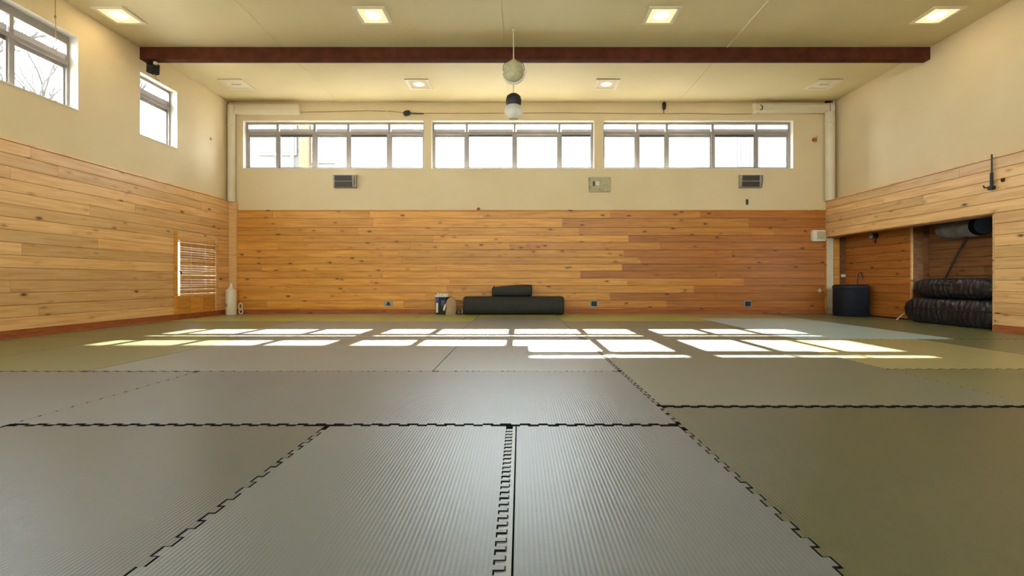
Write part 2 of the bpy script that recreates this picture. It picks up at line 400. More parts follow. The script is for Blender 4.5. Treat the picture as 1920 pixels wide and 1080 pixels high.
struct(MB().box(XL-0.01, XL+0.034, YF, D, ZWL, ZWL+0.02).build('trim_1', M['pine_side']), 'pine cap rail on top of the window wall boarding', 'trim')
MB().box(XL+0.02, 6.11, D-0.006, D+0.022, bz(395.5), bz(393.5)).build('cap_rail', M['pine_back'], wall_back)
struct(MB().box(XL+0.026, bx(443.5, D-0.03), D-0.03, D+0.02, 0.0, 2.25).build('trim_2', M['pine_side'], bevel=0.005), 'pine corner post below the cream pipe', 'trim')
# base trims
struct(MB().box(XL+0.02, 6.09, D-0.022, D+0.02, -0.03, 0.083).build('baseboard_back', M['trim_red']), 'reddish wooden base trim along the end wall', 'baseboard')
struct(MB().prism([(XL, -0.03), (XL+0.10, -0.03), (XL+0.10, 0.008), (XL+0.045, 0.014), (XL+0.04, 0.083), (XL, 0.083)], YF, D-0.1, 'y').build('baseboard_left', M['trim_red']),
       'reddish wooden base trim with sloping foot along the window wall', 'baseboard')
struct(MB().box(XP-0.014, XP+0.02, YF, 6.2, -0.03, 0.083).build('baseboard_right', M['trim_red']), 'reddish wooden base trim along the pine partition', 'baseboard')

# ------------------------------------------------------------------ windows
def window(name, loc, rz, w, z0, z1, mull, zt, label, head=0.0, open_pane=None):
    """local x 0..w, y outwards, z absolute; frame sits 0.1..0.16 out from the wall face"""
    t = thing(name, loc, label, 'window', rz=rz, kind='structure')
    fw = 0.045; y0, y1 = 0.115, 0.175
    mb = MB()
    mb.box(0, fw, y0, y1, z0, z1).box(w-fw, w, y0, y1, z0, z1).box(fw, w-fw, y0, y1, z1-fw-head, z1).box(fw, w-fw, y0, y1, z0, z0+fw)
    mb.build('window_frame', M['alu'], t)
    MB().box(0.0, w, -0.012, y0, z0-0.004, z0+0.012).build('window_sill', M['reveal'], t)
    mb = MB(); mb.box(0, 0.008, 0, y0, z0, z1).box(w-0.008, w, 0, y0, z0, z1).box(0, w, 0, y0, z1-0.008, z1).build('reveal_lining', M['reveal'], t)
    MB().box(fw, w-fw, y0-0.02, y1, zt-0.025, zt+0.025).build('transom', M['alu'], t)
    xs = [0.0] + list(mull) + [w]
    for i, x in enumerate(mull):
        MB().box(x-0.032, x+0.032, y0-0.008, y1, z0+fw, zt-0.025).build('mullion', M['alu'], t)
        MB().box(x-0.024, x+0.024, y0-0.004, y1, zt+0.025, z1-fw-head).build('mullion', M['alu'], t)
    for i in range(len(xs)-1):
        a = xs[i] + (fw if i == 0 else 0.032); b = xs[i+1] - (fw if i == len(xs)-2 else 0.032)
        off = 0.0 if i % 2 else 0.018
        # lower sliding sash: rails and stiles round one pane
        zl0, zl1 = z0+fw, zt-0.025
        sash = MB(); r = 0.020
        sash.box(a, a+r, y0+0.01+off, y0+0.035+off, zl0, zl1).box(b-r, b, y0+0.01+off, y0+0.035+off, zl0, zl1)
        sash.box(a, b, y0+0.01+off, y0+0.035+off, zl0, zl0+r)
        so = sash.build('sash', M['alu'], t)
        MB().box(a, b, y0+0.012+off, y0+0.033+off, zl1-0.045, zl1).build('top_rail', M['alu_dark'] if i % 2 else M['alu'], so)
        MB().box(a+r, b-r, y0+0.020+off, y0+0.024+off, zl0+r, zl1-0.045).build('pane', M['glass'], so)
        # upper light with a grey vent flap in its lower half
        zu0, zu1 = zt+0.025, z1-fw-head
        if zu1-zu0 > 0.06:
            zm = zu0 + 0.42*(zu1-zu0)
            MB().box(a, b, y0+0.02, y0+0.03, zu0, zm).build('vent_flap', M['vent'], t)
            MB().box(a, b, y0+0.022, y0+0.026, zm, zu1).build('pane', M['glass'], t)
    return t
def fx(px): return (px-VX)/F*FR
zt = bz(250, FR)
wl = holes_back[0]; window('window_1', (wl[0], D+0.022, 0), 0, wl[1]-wl[0], WZ0, WZ1, [fx(p)-wl[0] for p in (521, 590, 653.5, 730)], zt,
    'five-part aluminium window in the end wall, nearest the window wall')
wl = holes_back[1]; window('window_2', (wl[0], D+0.022, 0), 0, wl[1]-wl[0], WZ0, WZ1, [fx(p)-wl[0] for p in (875, 965, 1049)], zt,
    'four-part aluminium window in the middle of the end wall')
wl = holes_back[2]; window('window_3', (wl[0], D+0.022, 0), 0, wl[1]-wl[0], WZ0, WZ1, [fx(p)-wl[0] for p in (1194.5, 1250, 1336, 1418)], zt,
    'five-part aluminium window in the end wall above the intercom box')
window('window_4', (XL, LW[0][0], 0), math.pi/2, LW[0][1]-LW[0][0], WZ0, WZ1, [], WZ1-0.30, 'small single window in the side wall beyond the ceiling beam')
window('window_5', (XL, LW[1][0], 0), math.pi/2, LW[1][1]-LW[1][0], WZ0, WZ1, [0.72, 1.44, 2.14, 2.86], WZ1-0.36, 'wide high window in the side wall with bare branches outside', head=0.07)
window('window_6', (XL, LW[2][0], 0), math.pi/2, LW[2][1]-LW[2][0], WZ0, WZ1, [0.72, 1.44, 2.14, 2.86], WZ1-0.36, 'wide high side window near the wall of tall windows', head=0.07)
for i, hh in enumerate(FW):
    window('window_%d' % (7+i), (hh[1], YF, 0), math.pi, hh[1]-hh[0], hh[2], hh[3], [0.85, 1.65, 2.4], hh[3]-0.4,
           ('tall window facing the boarded end wall beside the window wall', 'tall window facing the middle of the boarded end wall', 'tall window facing the boarded end wall beside the partition')[i])

def portal(name, loc, rot, w, h_):
    l = bpy.data.lights.new(name, 'AREA'); l.shape = 'RECTANGLE'; l.size = w; l.size_y = h_; l.cycles.is_portal = True
    o = bpy.data.objects.new(name, l); C.objects.link(o); o.location = loc; o.rotation_euler = rot
zc, hz = (WZ0+WZ1)/2, WZ1-WZ0
for a, b, *_ in holes_back: portal('window_portal', ((a+b)/2, D+0.24, zc), (math.radians(-90), 0, 0), b-a, hz)
for a, b, *_ in LW: portal('window_portal', (XL-0.22, (a+b)/2, zc), (math.radians(-90), 0, math.radians(90)), b-a, hz)
for a, b, c_, d_ in FW: portal('window_portal', ((a+b)/2, YF-0.22, (c_+d_)/2), (math.radians(90), 0, 0), b-a, d_-c_)

# hatch window low in the left boarding, behind a bamboo blind
hy0, hy1, hz0, hz1 = HATCH
hw = thing('window_10', (XL, hy0, 0), 'low hatch window in the pine boarding, behind a bamboo blind', 'window', rz=math.pi/2, kind='structure')
W = hy1-hy0
MB().box(-0.07, 0.0, -0.035, 0.02, 0.085, 1.50).build('jamb', M['pine_back'], hw)
MB().box(W, W+0.07, -0.035, 0.02, 0.085, 1.42).build('jamb', M['pine_side'], hw)
MB().box(0, W, -0.018, 0.02, hz1, 1.50).build('head_board', M['pine_side'], hw)
for k in range(3): MB().box(k*W/3+0.002, (k+1)*W/3-0.002, -0.015, 0.02, 0.085, hz0).build('lower_panel', M['pine_back'], hw)
MB().box(0, 0.03, 0.1, 0.15, hz0, hz1).box(W-0.03, W, 0.1, 0.15, hz0, hz1).box(0, W, 0.1, 0.15, hz1-0.03, hz1).box(0, W, 0.1, 0.15, hz0, hz0+0.03).build('window_frame', M['alu'], hw)
MB().box(0.03, W-0.03, 0.12, 0.124, hz0+0.03, hz1-0.03).build('pane', M['glass'], hw)
bl = thing('bamboo_blind', (XL+0.012, hy0, hz0), 'tan bamboo slat blind hanging over the low hatch window', 'blind', rz=math.pi/2)
n = 24; r2 = random.Random(3); bh = hz1-hz0
for k in range(n):
    z = 0.01 + (bh-0.03)*k/(n-1); dz = r2.uniform(-0.0028, 0.0028); tl = r2.uniform(-0.003, 0.003)
    MB().box(0.085, W-0.001, -0.006, 0.004, z-0.0192, z+0.0192).xform(Matrix.Translation((0, 0, dz)) @ Matrix.Rotation(tl, 4, 'Y')).build('slat', M[('bamboo', 'bamboo_pale', 'bamboo_dark')[r2.randint(0, 2)]], bl, bevel=0.002)
for x in (0.36, 0.75): MB().tube([(x, -0.009, 0.0), (x, -0.009, bh)], 0.003, 5).build('blind_cord', M['rope'], bl)
MB().box(0.0, W, -0.02, 0.012, bh-0.012, bh+0.02).build('head_rail', M['bamboo'], bl)
MB().tube([(0.05, -0.02, 0.42), (0.05, -0.045, 0.40), (0.05, -0.045, 0.36)], 0.012, 6).build('cleat', M['black'], bl)

# ------------------------------------------------------------------ ceiling: beam and lamps
yb = 7.355
beam = MB().box(XL, XR, yb, yb+0.13, H+3.40, CEIL+0.002).build('ceiling_beam', M['beam'], bevel=0.004)
struct(beam, 'dark brown wooden beam crossing under the cream ceiling', 'beam')
def ceiling_lamp(x, y, on, label, group):
    t = thing('ceiling_lamp', (x, y, CEIL), label, 'lamp', group)
    a = 0.215; b = 0.165
    mb = MB().box(-a, a, -a, -b, -0.018, 0).box(-a, a, b, a, -0.018, 0).box(-a, -b, -b, b, -0.018, 0).box(b, a, -b, b, -0.018, 0)
    mb.build('lamp_frame', M['ivory'], t, bevel=0.004)
    d = MB().box(-b, b, -b, b, -0.010, -0.002).build('diffuser', M['lamp_on'] if on == 2 else M['lamp_dim'] if on == 1 else M['ivory'], t)
    bulb = MB().tube([(-0.08, 0, -0.014), (0.08, 0, -0.014)], 0.012, 6).build('lamp_tube', M['lamp_on'] if on == 2 else M['lamp_dim'] if on == 1 else M['white'], d)
    return t
ORD = ('nearest the window wall', 'second from the window wall', 'second from the pine partition', 'nearest the pine partition')
for x, w_ in zip((-5.40, -1.98, 1.905, 5.62), ORD):
    ceiling_lamp(x, 6.47, 2, 'lit square ceiling lamp in the row before the beam, ' + w_, 'lit lamps before the beam')
for x, on, w_ in zip((-5.16, -1.84, 1.57, 5.53), (0, 1, 1, 0), ORD):
    ceiling_lamp(x, 8.73, on, ('dimly lit' if on else 'unlit') + ' square ceiling lamp beyond the beam, ' + w_, 'lamps beyond the beam')
for y, r_ in ((4.1, 'second'), (1.7, 'third'), (-0.8, 'fourth'), (-3.2, 'fifth')):  # unseen rows repeating the visible lamps, added for ambient light
    for x, w_ in zip((-5.40, -1.98, 1.905, 5.62), ORD):
        ceiling_lamp(x, y, 2, 'lit ceiling lamp, ' + r_ + ' row from the beam, ' + w_, 'lit lamps over the near mats')
tag(MB().tube([(3.17, 7.34, CEIL-0.008), (3.17, 5.5, CEIL-0.008), (3.175, 3.0, CEIL-0.008), (3.17, -2.0, CEIL-0.008)], 0.011, 8).build('ceiling_conduit', M['cream_paint'], smooth=True),
    'thin pale conduit running along the ceiling up to the dark beam', 'conduit')

# ------------------------------------------------------------------ floor mats
SEAM = {}     # (axis, coord) -> (period, amplitude, gap, flank gap max)
def seam(axis, c, *a): SEAM[(axis, round(c, 3))] = a
A_, B_, C_ = 2.167, 3.455, 2.485
L1, L2, L3, L4 = -0.863, -0.017, 0.723, -2.31
seam('x', L1, 0.084, 0.009, 0.0065, 0.013); seam('x', L3, 0.084, 0.009, 0.0065, 0.013); seam('x', L4, 0.084, 0.005, 0.009, 0.010)
seam('y', A_, 0.084, 0.008, 0.020, 0.016); seam('y', B_, 0.084, 0.009, 0.014, 0.014); seam('y', C_, 0.084, 0.007, 0.022, 0.014)
seam('x', -0.047, 0.040, 0.013, 0.004, 0.009); seam('y', 3.55, 0.084, 0.008, 0.008, 0.012); seam('y', 5.37, 0.084, 0.008, 0.012, 0.012)
seam('x', 2.70, 0.084, 0.006, 0.003, 0.006)
def hsh(k, c):
    return random.Random(int(k)*7919 + int(round(c*1000))*31).random()
def side(axis, c, t0, t1, inward):
    """points of a mat edge on the line axis=c going t0->t1; inward = +1/-1: direction from the line into the mat"""
    spec = SEAM.get((axis, round(c, 3)))
    fwd = t1 > t0; a, b = min(t0, t1), max(t0, t1)
    if spec is None:
        out = [(a, c+inward*0.0025), (b, c+inward*0.0025)]
    else:
        per, amp, gap, fl = spec; hp = per/2
        k0 = math.ceil((a+0.012)/hp); k1 = math.floor((b-0.012)/hp)
        lv = lambda s_: c + amp*s_ + inward*gap/2
        out = [(a, lv(inward))]
        prev = inward
        for k in range(k0, k1+1):
            new = 1 if k % 2 == 0 else -1
            if k == k1: new = inward
            if new != prev:
                g = fl*0.5*hsh(k, c)**1.5
                e = k*hp + (-g if prev == -inward else g)     # shave our own teeth
                out += [(e, lv(prev)), (e, lv(new))]; prev = new
        out.append((b, lv(prev)))
    if not fwd: out = out[::-1]
    return [(t, o) if axis == 'y' else (o, t) for t, o in out]
def inset(axis, c):
    sp = SEAM.get((axis, round(c, 3))); return 0.0025 if sp is None else sp[1]+sp[2]/2
def floor_mat(x0, x1, y0, y1, m, label, z=0.0):
    l, r, b, t = inset('x', x0), inset('x', x1), inset('y', y0), inset('y', y1)
    poly = side('y', y0, x0+l, x1-r, +1) + side('x', x1, y0+b, y1-t, -1) + side('y', y1, x1-r, x0+l, -1) + side('x', x0, y1-t, y0+b, +1)
    q = []
    for p in poly:
        if not q or (Vector(p)-Vector(q[-1])).length > 1e-4: q.append(p)
    if (Vector(q[0])-Vector(q[-1])).length < 1e-4: q.pop()
    cxm, cym = (x0+x1)/2, (y0+y1)/2
    q = [(x-cxm, y-cym) for x, y in q]
    o = MB().prism(q, -0.03, z, 'z').build('floor_mat', m, loc=(cxm, cym, 0))
    o.data.materials.append(M['mat_core'])
    for p_ in o.data.polygons:
        if p_.normal.z < 0.5: p_.material_index = 1
    return tag(o, label, 'floor mat', 'foam floor mats')
G, GR, MO, TA, BL = M['mat_grey'], M['mat_green'], M['mat_moss'], M['mat_tan'], M['mat_blue']
XE = XL+0.103
floor_mat(L4, L1, -1.2, A_, M['mat_dim'], 'grey ribbed foam mat beside the one bordered by a ladder-like edge strip')
n2 = floor_mat(L1, -0.047, -1.2, A_, G, 'grey ribbed foam mat bordered by a pale ladder-like toothed edge strip')
q = [(-0.020, -1.19), (-0.020, A_-0.009)] + [(x, y) for x, y in side('x', -0.047, A_-0.012, -1.19, +1)]
es = MB().prism([(x-n2.location.x, y-n2.location.y) for x, y in q], -0.03, -0.003, 'z').build('edge_strip', M['mat_edge'], n2)
floor_mat(L2, L3, -1.2, A_, G, 'narrow grey ribbed foam mat beside the ladder-like edge strip', -0.001)
floor_mat(L3, 2.70, -1.2, C_, M['mat_dark'], 'wide olive foam mat whose black back seam starts beside the long cross mat', -0.002)
floor_mat(-4.5, L4, -1.2, B_, G, 'plain grey foam mat beside the end of the long cross mat')
floor_mat(L4, L3, A_, B_, G, 'very long ribbed grey foam mat laid crosswise, with black toothed seams', 0.002)
floor_mat(XE, -4.5, -1.2, 5.57, GR, 'olive foam mat along the reddish base trim of the window wall')
floor_mat(-4.5, -3.12, B_, 5.57, GR, 'olive foam mat next to the one along the window wall trim')
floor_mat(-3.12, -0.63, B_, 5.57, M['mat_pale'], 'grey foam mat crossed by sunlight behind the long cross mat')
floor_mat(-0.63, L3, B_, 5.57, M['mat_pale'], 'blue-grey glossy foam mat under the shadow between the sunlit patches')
floor_mat(L3, 2.70, C_, 5.37, M['mat_soft'], 'large smooth grey foam mat behind the thick black seam', 0.003)
floor_mat(2.70, 4.45, 3.55, 5.37, TA, 'straw-coloured foam mat touched by the tip of the sunlight')
floor_mat(2.70, 4.45, -1.2, 3.55, GR, 'olive foam mat with toothed seam against the straw-coloured mat')
floor_mat(4.45, XP-0.016, -1.2, 5.37, GR, 'olive foam mat along the base trim of the pine partition')
floor_mat(XE, -3.6, 5.57, 7.75, GR, 'olive foam mat below the small single side window')
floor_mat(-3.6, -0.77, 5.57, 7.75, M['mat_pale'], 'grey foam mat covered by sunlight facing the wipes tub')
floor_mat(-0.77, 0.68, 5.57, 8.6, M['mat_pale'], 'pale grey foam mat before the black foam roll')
floor_mat(0.68, 3.1, 5.37, 7.75, M['mat_soft'], 'olive foam mat lit by window light beside the blue mat')
floor_mat(3.1, 4.9, 5.37, 8.36, BL, 'blue-grey foam mat among the green ones')
floor_mat(4.9, XP-0.016, 5.37, 6.23, GR, 'olive foam mat at the near jamb of the storage niche')
floor_mat(4.9, 6.49, 6.23, 8.4, GR, 'olive foam mat in front of the storage niche')
floor_mat(6.49, 6.795, 6.235, 7.965, GR, 'narrow olive foam mat inside the storage niche')
floor_mat(XE, -0.77, 7.75, 8.45, MO, 'moss green foam mat strip running beside the straw-coloured one near the corner bottle')
floor_mat(XE, -1.85, 8.45, D-0.025, TA, 'straw-coloured foam mat under the corner bottle')
floor_mat(-1.85, -0.77, 8.45, D-0.025, MO, 'moss green foam mat under the wipes tub')
floor_mat(-0.77, 0.68, 8.6, D-0.025, MO, 'moss green foam mat under the black foam roll')
floor_mat(0.68, 3.1, 7.75, D-0.025, MO, 'moss green foam mat below the square black socket beside the roll')
floor_mat(3.1, 4.9, 8.36, D-0.025, TA, 'straw-coloured foam mat between the blue mat and the end wall')
floor_mat(4.9, 6.49, 8.4, D-0.035, GR, 'olive foam mat under the navy cloth bin')

# ------------------------------------------------------------------ rolls and small things along the end wall
def rounded_roll(L, ry, rz_, name, m, loc, label, cat, taper=1.0, p=2.6, rough=0.0, endr=0.065):
    """roll along X with soft ends; section is a superellipse ry x rz_"""
    ee = [0, 0.0015, 0.005, 0.011, 0.02, 0.032, 0.047, 0.065]
    ts = [e_/L for e_ in ee] + [k_/14 for k_ in range(1, 14) if 0.08 < k_/14*L < L-0.08] + [1-e_/L for e_ in ee[::-1]]
    ns, nu = len(ts)-1, 36; mb = MB(); v = []; f = []
    for i in range(ns+1):
        t = ts[i]; x = -L/2 + L*t
        e = min(t, 1-t)*L
        k = 1.0 if e >= endr else (1-(1-e/endr)**2.4)**(1/2.4) if e > 0 else 0.0
        k = 0.80 + 0.20*k
        tp = taper + (1-taper)*min(1, t*1.6)
        for j in range(nu):
            a = 2*math.pi*j/nu; ca, sa = math.cos(a), math.sin(a)
            g = (abs(ca)**p + abs(sa)**p)**(-1/p)
            d = 1 + rough*noise.noise((x*3, ca*1.5, sa*1.5))
            zz = rz_*g*sa*k*d*tp; zb_ = -rz_*tp if False else 0
            v.append((x, ry*g*ca*k*d*tp, max(rz_*tp + zz, 0.0)))
    for i in range(ns):
        for j in range(nu): f.append((i*nu+j, i*nu+(j+1) % nu, (i+1)*nu+(j+1) % nu, (i+1)*nu+j))
    f.append(tuple(range(nu-1, -1, -1))); f.append(tuple(ns*nu+j for j in range(nu)))
    mb.add(v, f)
    return mb
yr = D-0.24
t = thing('foam_roll', (bx(963, yr-0.1), yr, 0), 'long charcoal foam roll lying on the mats against the end wall', 'foam roll')
L = 190/F*(yr-0.15)
rounded_roll(L, 0.19, 0.178, '', None, None, '', '').build('roll_body', M['foam_black'], t, smooth=True)
for sx in (-1, 1):
    sp = [(0.0+sx*(L/2+0.002), 0.10*k/60*math.cos(k*0.42), 0.178+0.09*k/60*math.sin(k*0.42)) for k in range(61)]
    MB().tube(sp, 0.004, 5).build('spiral_end', M['black'], t, smooth=True)
t2 = thing('foam_bolster', (bx(960, yr-0.08), yr, 0.355), 'short black bolster lying on top of the long charcoal roll', 'bolster')
rounded_roll(76/F*(yr-0.12), 0.13, 0.112, '', None, None, '', '', taper=0.78, rough=0.05).build('bolster_body', M['foam_black'], t2, smooth=True)
MB().tube([(-0.34, -0.02, 0.19), (-0.36, -0.06, 0.16), (-0.37, -0.06, 0.10)], 0.012, 6).build('bolster_strap', M['black'], t2, smooth=True)

# wipes tub
yt = D-0.17
t = thing('wipes_tub', (bx(829.5, yt), yt, 0), 'dark tub with white scalloped lid and blue label beside the foam roll', 'tub')
hw_ = 13.5/F*yt
body = MB().lathe([(hw_*0.80, 0), (hw_*0.84, 0.02), (hw_*0.92, 0.33), (hw_*0.92, 0.345)], 28, sq=4).build('tub_body', M['foam_black'], t, smooth=True)
MB().lathe([(hw_*1.0, 0.34), (hw_*1.03, 0.35), (hw_*1.0, 0.375), (hw_*0.85, 0.38)], 28, sq=4).build('tub_lid', M['white'], t, smooth=True)
for k in range(4):
    MB().lathe([(0.030, 0), (0.026, 0.022), (0.012, 0.034)], 10, c=(-0.075+0.055*k, -0.04, 0.378)).build('lid_scallop', M['white'], t, smooth=True)
fr = -hw_*0.93
MB().box(-0.112, -0.05, fr-0.006, fr+0.05, 0.20, 0.335).build('blue_label', M['blue'], body)
MB().box(-0.098, -0.062, fr-0.009, fr+0.04, 0.04, 0.225).build('white_label', M['white'], body)
MB().box(0.00, 0.07, fr-0.006, fr+0.05, 0.17, 0.28).build('blue_label', M['blue'], body)
# tan mitt leaning beside it
t = thing('leather_mitt', (bx(848, yt), yt-0.21, 0), 'tan leather mitt standing against the dark wipes tub', 'mitt')
mb = MB(); v = []; f = []; nu, nv = 20, 14
for i in range(nv+1):
    z = 0.34*i/nv; tt = i/nv
    w = 0.112*(1-max(0, (tt-0.45)/0.55)**2.4)**0.5 if tt < 1 else 0.004
    w = max(w*(0.86+0.14*min(1, tt*3)), 0.004)
    for j in range(nu):
        a = 2*math.pi*j/nu; v.append((w*math.cos(a)+0.012*tt, 0.5*w*math.sin(a)+0.03*tt, z))
for i in range(nv):
    for j in range(nu): f.append((i*nu+j, i*nu+(j+1) % nu, (i+1)*nu+(j+1) % nu, (i+1)*nu+j))
f += [tuple(range(nu-1, -1, -1)), tuple(nv*nu+j for j in range(nu))]
mb.add(v, f).build('mitt_body', M['tan'], t, smooth=True)
MB().tube([(-0.09, -0.035, 0.20), (-0.115, -0.05, 0.14), (-0.125, -0.05, 0.085)], [0.018, 0.022, 0.014], 8).build('thumb', M['ivory'], t, smooth=True)
# small brown cup
t = thing('brown_cup', (bx(862.5, yt), yt-0.16, 0), 'small dark brown cup with pale handle between mitt and roll', 'cup')
MB().lathe([(0.040, 0), (0.046, 0.02), (0.048, 0.11), (0.040, 0.112), (0.038, 0.03)], 16).build('cup_body', M['grille'], t, smooth=True)
MB().tube([(0.045, -0.01, 0.10), (0.066, -0.01, 0.085), (0.066, -0.01, 0.05), (0.045, -0.01, 0.035)], 0.008, 6).build('handle', M['ivory'], t, smooth=True)

# corner bottle
by = 9.30
t = thing('spray_bottle', (bx(433.5, by), by, 0), 'tall ivory plastic bottle with pointed cap in the corner below the pipe', 'bottle')
k = by/F
MB().lathe([(8.6*k, 0), (9.2*k, 0.01), (9.2*k, 45*k), (8.8*k, 46*k), (6.0*k, 48*k)], 20).build('bottle_body', M['ivory'], t, smooth=True)
MB().lathe([(6.2*k, 48*k), (5.0*k, 50*k), (2.6*k, 54*k), (2.2*k, 58*k), (1.8*k, 59*k)], 14).build('bottle_cap', M['white'], t, smooth=True)
MB().box(-0.055, -0.02, -9.35*k, -8.0*k, 0.16, 0.21).build('small_label', M['tan'], t)
t = thing('trigger_handle', (bx(451, by+0.1), by+0.1, 0), 'beige double-loop plastic handle on the floor beside the ivory bottle', 'handle')
lp = []
for i in range(17):
    a = 2*math.pi*i/16; lp.append((0.035*math.sin(a), 0, 0.155+0.062*math.cos(a)))
MB().tube(lp, 0.012, 6, cap=False).build('upper_loop', M['ivory'], t, smooth=True)
lp = [(0.008+0.038*math.sin(2*math.pi*i/16), 0, 0.052+0.040*math.cos(2*math.pi*i/16)) for i in range(17)]
MB().tube(lp, 0.012, 6, cap=False).build('lower_loop', M['ivory'], t, smooth=True)

# sockets
def socket(px, py, w, h_, label, group, dark):
    t = thing('wall_socket', (bx(px), D-0.002, bz(py)), label, 'socket', group)
    MB().box(-w/2, w/2, -0.014, 0.006, -h_/2, h_/2).build('socket_plate', M['socket'], t, bevel=0.004)
    if dark: MB().box(-w*0.36, w*0.36, -0.032, -0.008, -h_*0.36, h_*0.36).build('plug_cover', M['black'], t, bevel=0.006)
    else: MB().prism([(-0.04, -0.035), (0.04, -0.035), (0.015, 0.03), (-0.015, 0.03)], -0.024, -0.01, 'y').build('plug', M['black'], t)
socket(728.5, 569, 0.165, 0.105, 'wide grey wall socket with small dark plug on the pine end wall', None, False)
socket(1113.5, 569.5, 0.15, 0.13, 'square black-covered wall socket beside the foam roll', None, True)
socket(1401.5, 569.5, 0.15, 0.13, 'square black-covered wall socket towards the niche', None, True)

# white star-shaped peg
pts = []
for i in range(8):
    a = math.pi*i/4; r = 0.062 if i % 4 == 0 else 0.052 if i % 2 == 0 else 0.022
    pts.append((r*math.cos(a), r*math.sin(a)))
tag(MB().prism(pts, -0.018, 0.004, 'y').build('star_peg', M['white'], loc=(bx(1536.5), D-0.003, bz(545))), 'small white four-pointed star fixed to the pine wall', 'star')

# ------------------------------------------------------------------ fixtures on the plaster above the boarding
YW = D+0.022                        # face of the plaster
def heater(px, py, label):
    t = thing('wall_heater', (bx(px), YW, bz(py)), label, 'heater', 'wall heaters')
    w, h_, d = 0.45, 0.255, 0.10
    b = MB().prism([(0, -h_/2), (-d*0.75, -h_/2+0.02), (-d, h_/2-0.02), (-d, h_/2), (0, h_/2)], -w/2, w/2, 'x').build('heater_case', M['grey'], t)
    for zz in (-0.105, 0.012):
        g = MB().box(-w/2+0.035, w/2-0.075, -d-0.006, -d*0.6, zz, zz+0.098).build('grille', M['grille'], t)
        for q_ in range(4): MB().box(-w/2+0.04, w/2-0.08, -d-0.010, -d-0.004, zz+0.008+q_*0.023, zz+0.018+q_*0.023).build('grille_bar', M['steel'], g)
    MB().box(-w/2-0.008, w/2+0.008, -d-0.012, 0, h_/2-0.004, h_/2+0.018).build('top_cap', M['ivory'], t)
    MB().tube([(w/2-0.03, -d, h_/2-0.03), (w/2-0.02, -d-0.012, 0.0), (w/2-0.03, -d*0.8, -h_/2+0.04)], 0.006, 6).build('side_tube', M['steel'], t)
heater(648, 341, 'grey grilled wall heater under the window nearest the window wall')
heater(1406.5, 341, 'grey grilled wall heater under the window nearest the intercom')
t = thing('control_plate', (bx(1124.5), YW, bz(346)), 'olive-beige control plate on the plaster between the two heaters', 'control panel')
MB().box(-0.22, 0.22, -0.03, 0.004, -0.15, 0.15).build('plate_body', M['plate'], t, bevel=0.008)
MB().box(-0.215, -0.185, -0.038, -0.02, 0.06, 0.13).build('hinge', M['tan'], t); MB().box(-0.215, -0.185, -0.038, -0.02, -0.11, -0.03).build('hinge', M['tan'], t)
MB().box(-0.14, -0.10, -0.04, -0.02, -0.03, 0.06).build('switch', M['grille'], t)
MB().box(-0.08, -0.01, -0.036, -0.02, -0.02, 0.06).build('dial_window', M['white'], t)
for x in (0.0, 0.06): MB().lathe([(0.014, 0), (0.012, 0.012)], 10).xform(Matrix.Translation((x, -0.028, -0.10)) @ Matrix.Rotation(math.pi/2, 4, 'X')).build('knob', M['tan'], t)

# ducts and pipes
t = thing('duct_box', (bx(503), YW, bz(206)), 'long cream duct box above the window beside the corner pipe', 'duct')
w = bx(562)-bx(444)
MB().prism([(0, -0.095), (-0.10, -0.095), (-0.10, 0.055), (-0.085, 0.095), (0, 0.095)], -w/2, w/2, 'x').build('duct_case', M['cream_paint'], t)
MB().box(-w/2-0.004, w/2+0.006, -0.108, 0, -0.10, -0.035).build('lower_flange', M['ivory'], t)
t = thing('air_duct', (bx(1485), YW, bz(205)), 'long cream duct with rounded end above the window at the corner pipe', 'duct')
w = bx(1561)-bx(1410)
MB().prism([(0, -0.09), (-0.08, -0.09), (-0.11, -0.05), (-0.11, 0.06), (-0.09, 0.10), (0, 0.10)], -w/2+0.06, w/2-0.03, 'x').build('duct_case', M['cream_paint'], t)
MB().prism([(0, -0.10), (-0.09, -0.10), (-0.12, -0.055), (-0.12, 0.065), (-0.1, 0.105), (0, 0.105)], -w/2, -w/2+0.065, 'x').build('end_cap', M['ivory'], t, bevel=0.01)
MB().prism([(0, -0.10), (-0.09, -0.10), (-0.12, -0.055), (-0.12, 0.065), (-0.1, 0.105), (0, 0.105)], w/2-0.1, w/2, 'x').build('end_cap', M['ivory'], t, bevel=0.01)
for q_ in range(2): MB().tube([(-w/2+0.13+0.04*q_, -0.112, 0.065-0.02*q_), (-w/2+0.17, -0.112, 0.0), (-w/2+0.12+0.04*q_, -0.112, -0.05)], 0.008, 5).build('clip', M['steel'], t)
MB().box(w/2-0.14, w/2-0.05, -0.07, 0, 0.105, 0.18).build('hanger', M['beam'], t)
MB().tube([(w/2-0.035, -0.125, 0.16), (w/2-0.035, -0.13, -0.08)], 0.010, 6).build('tie', M['white'], t)
def pipe(px0, px1, top, bottom, joint, label):
    r = (bx(px1)-bx(px0))/2; t = thing('corner_pipe', (bx((px0+px1)/2), YW-r-0.004, bz(bottom)), label, 'pipe')
    hgt = bz(top)-bz(bottom)
    MB().lathe([(r, -0.005), (r, hgt)], 20).build('pipe_body', M['cream_paint'], t, smooth=True)
    zj = bz(joint)-bz(bottom)
    MB().lathe([(r+0.003, zj-0.012), (r+0.009, zj-0.008), (r+0.009, zj+0.008), (r+0.003, zj+0.012)], 20).build('pipe_collar', M['cream_paint'], t, smooth=True)
pipe(430.5, 443.5, 199, 379, 238, 'cream vertical pipe in the corner of the window wall')
pipe(1543.5, 1560, 213, 377, 233, 'cream vertical pipe in the corner above the intercom box')
MB_ = MB().tube([(bx(432), YW-0.05, bz(199.5)), (bx(441), YW-0.06, bz(200.5))], 0.012, 6)
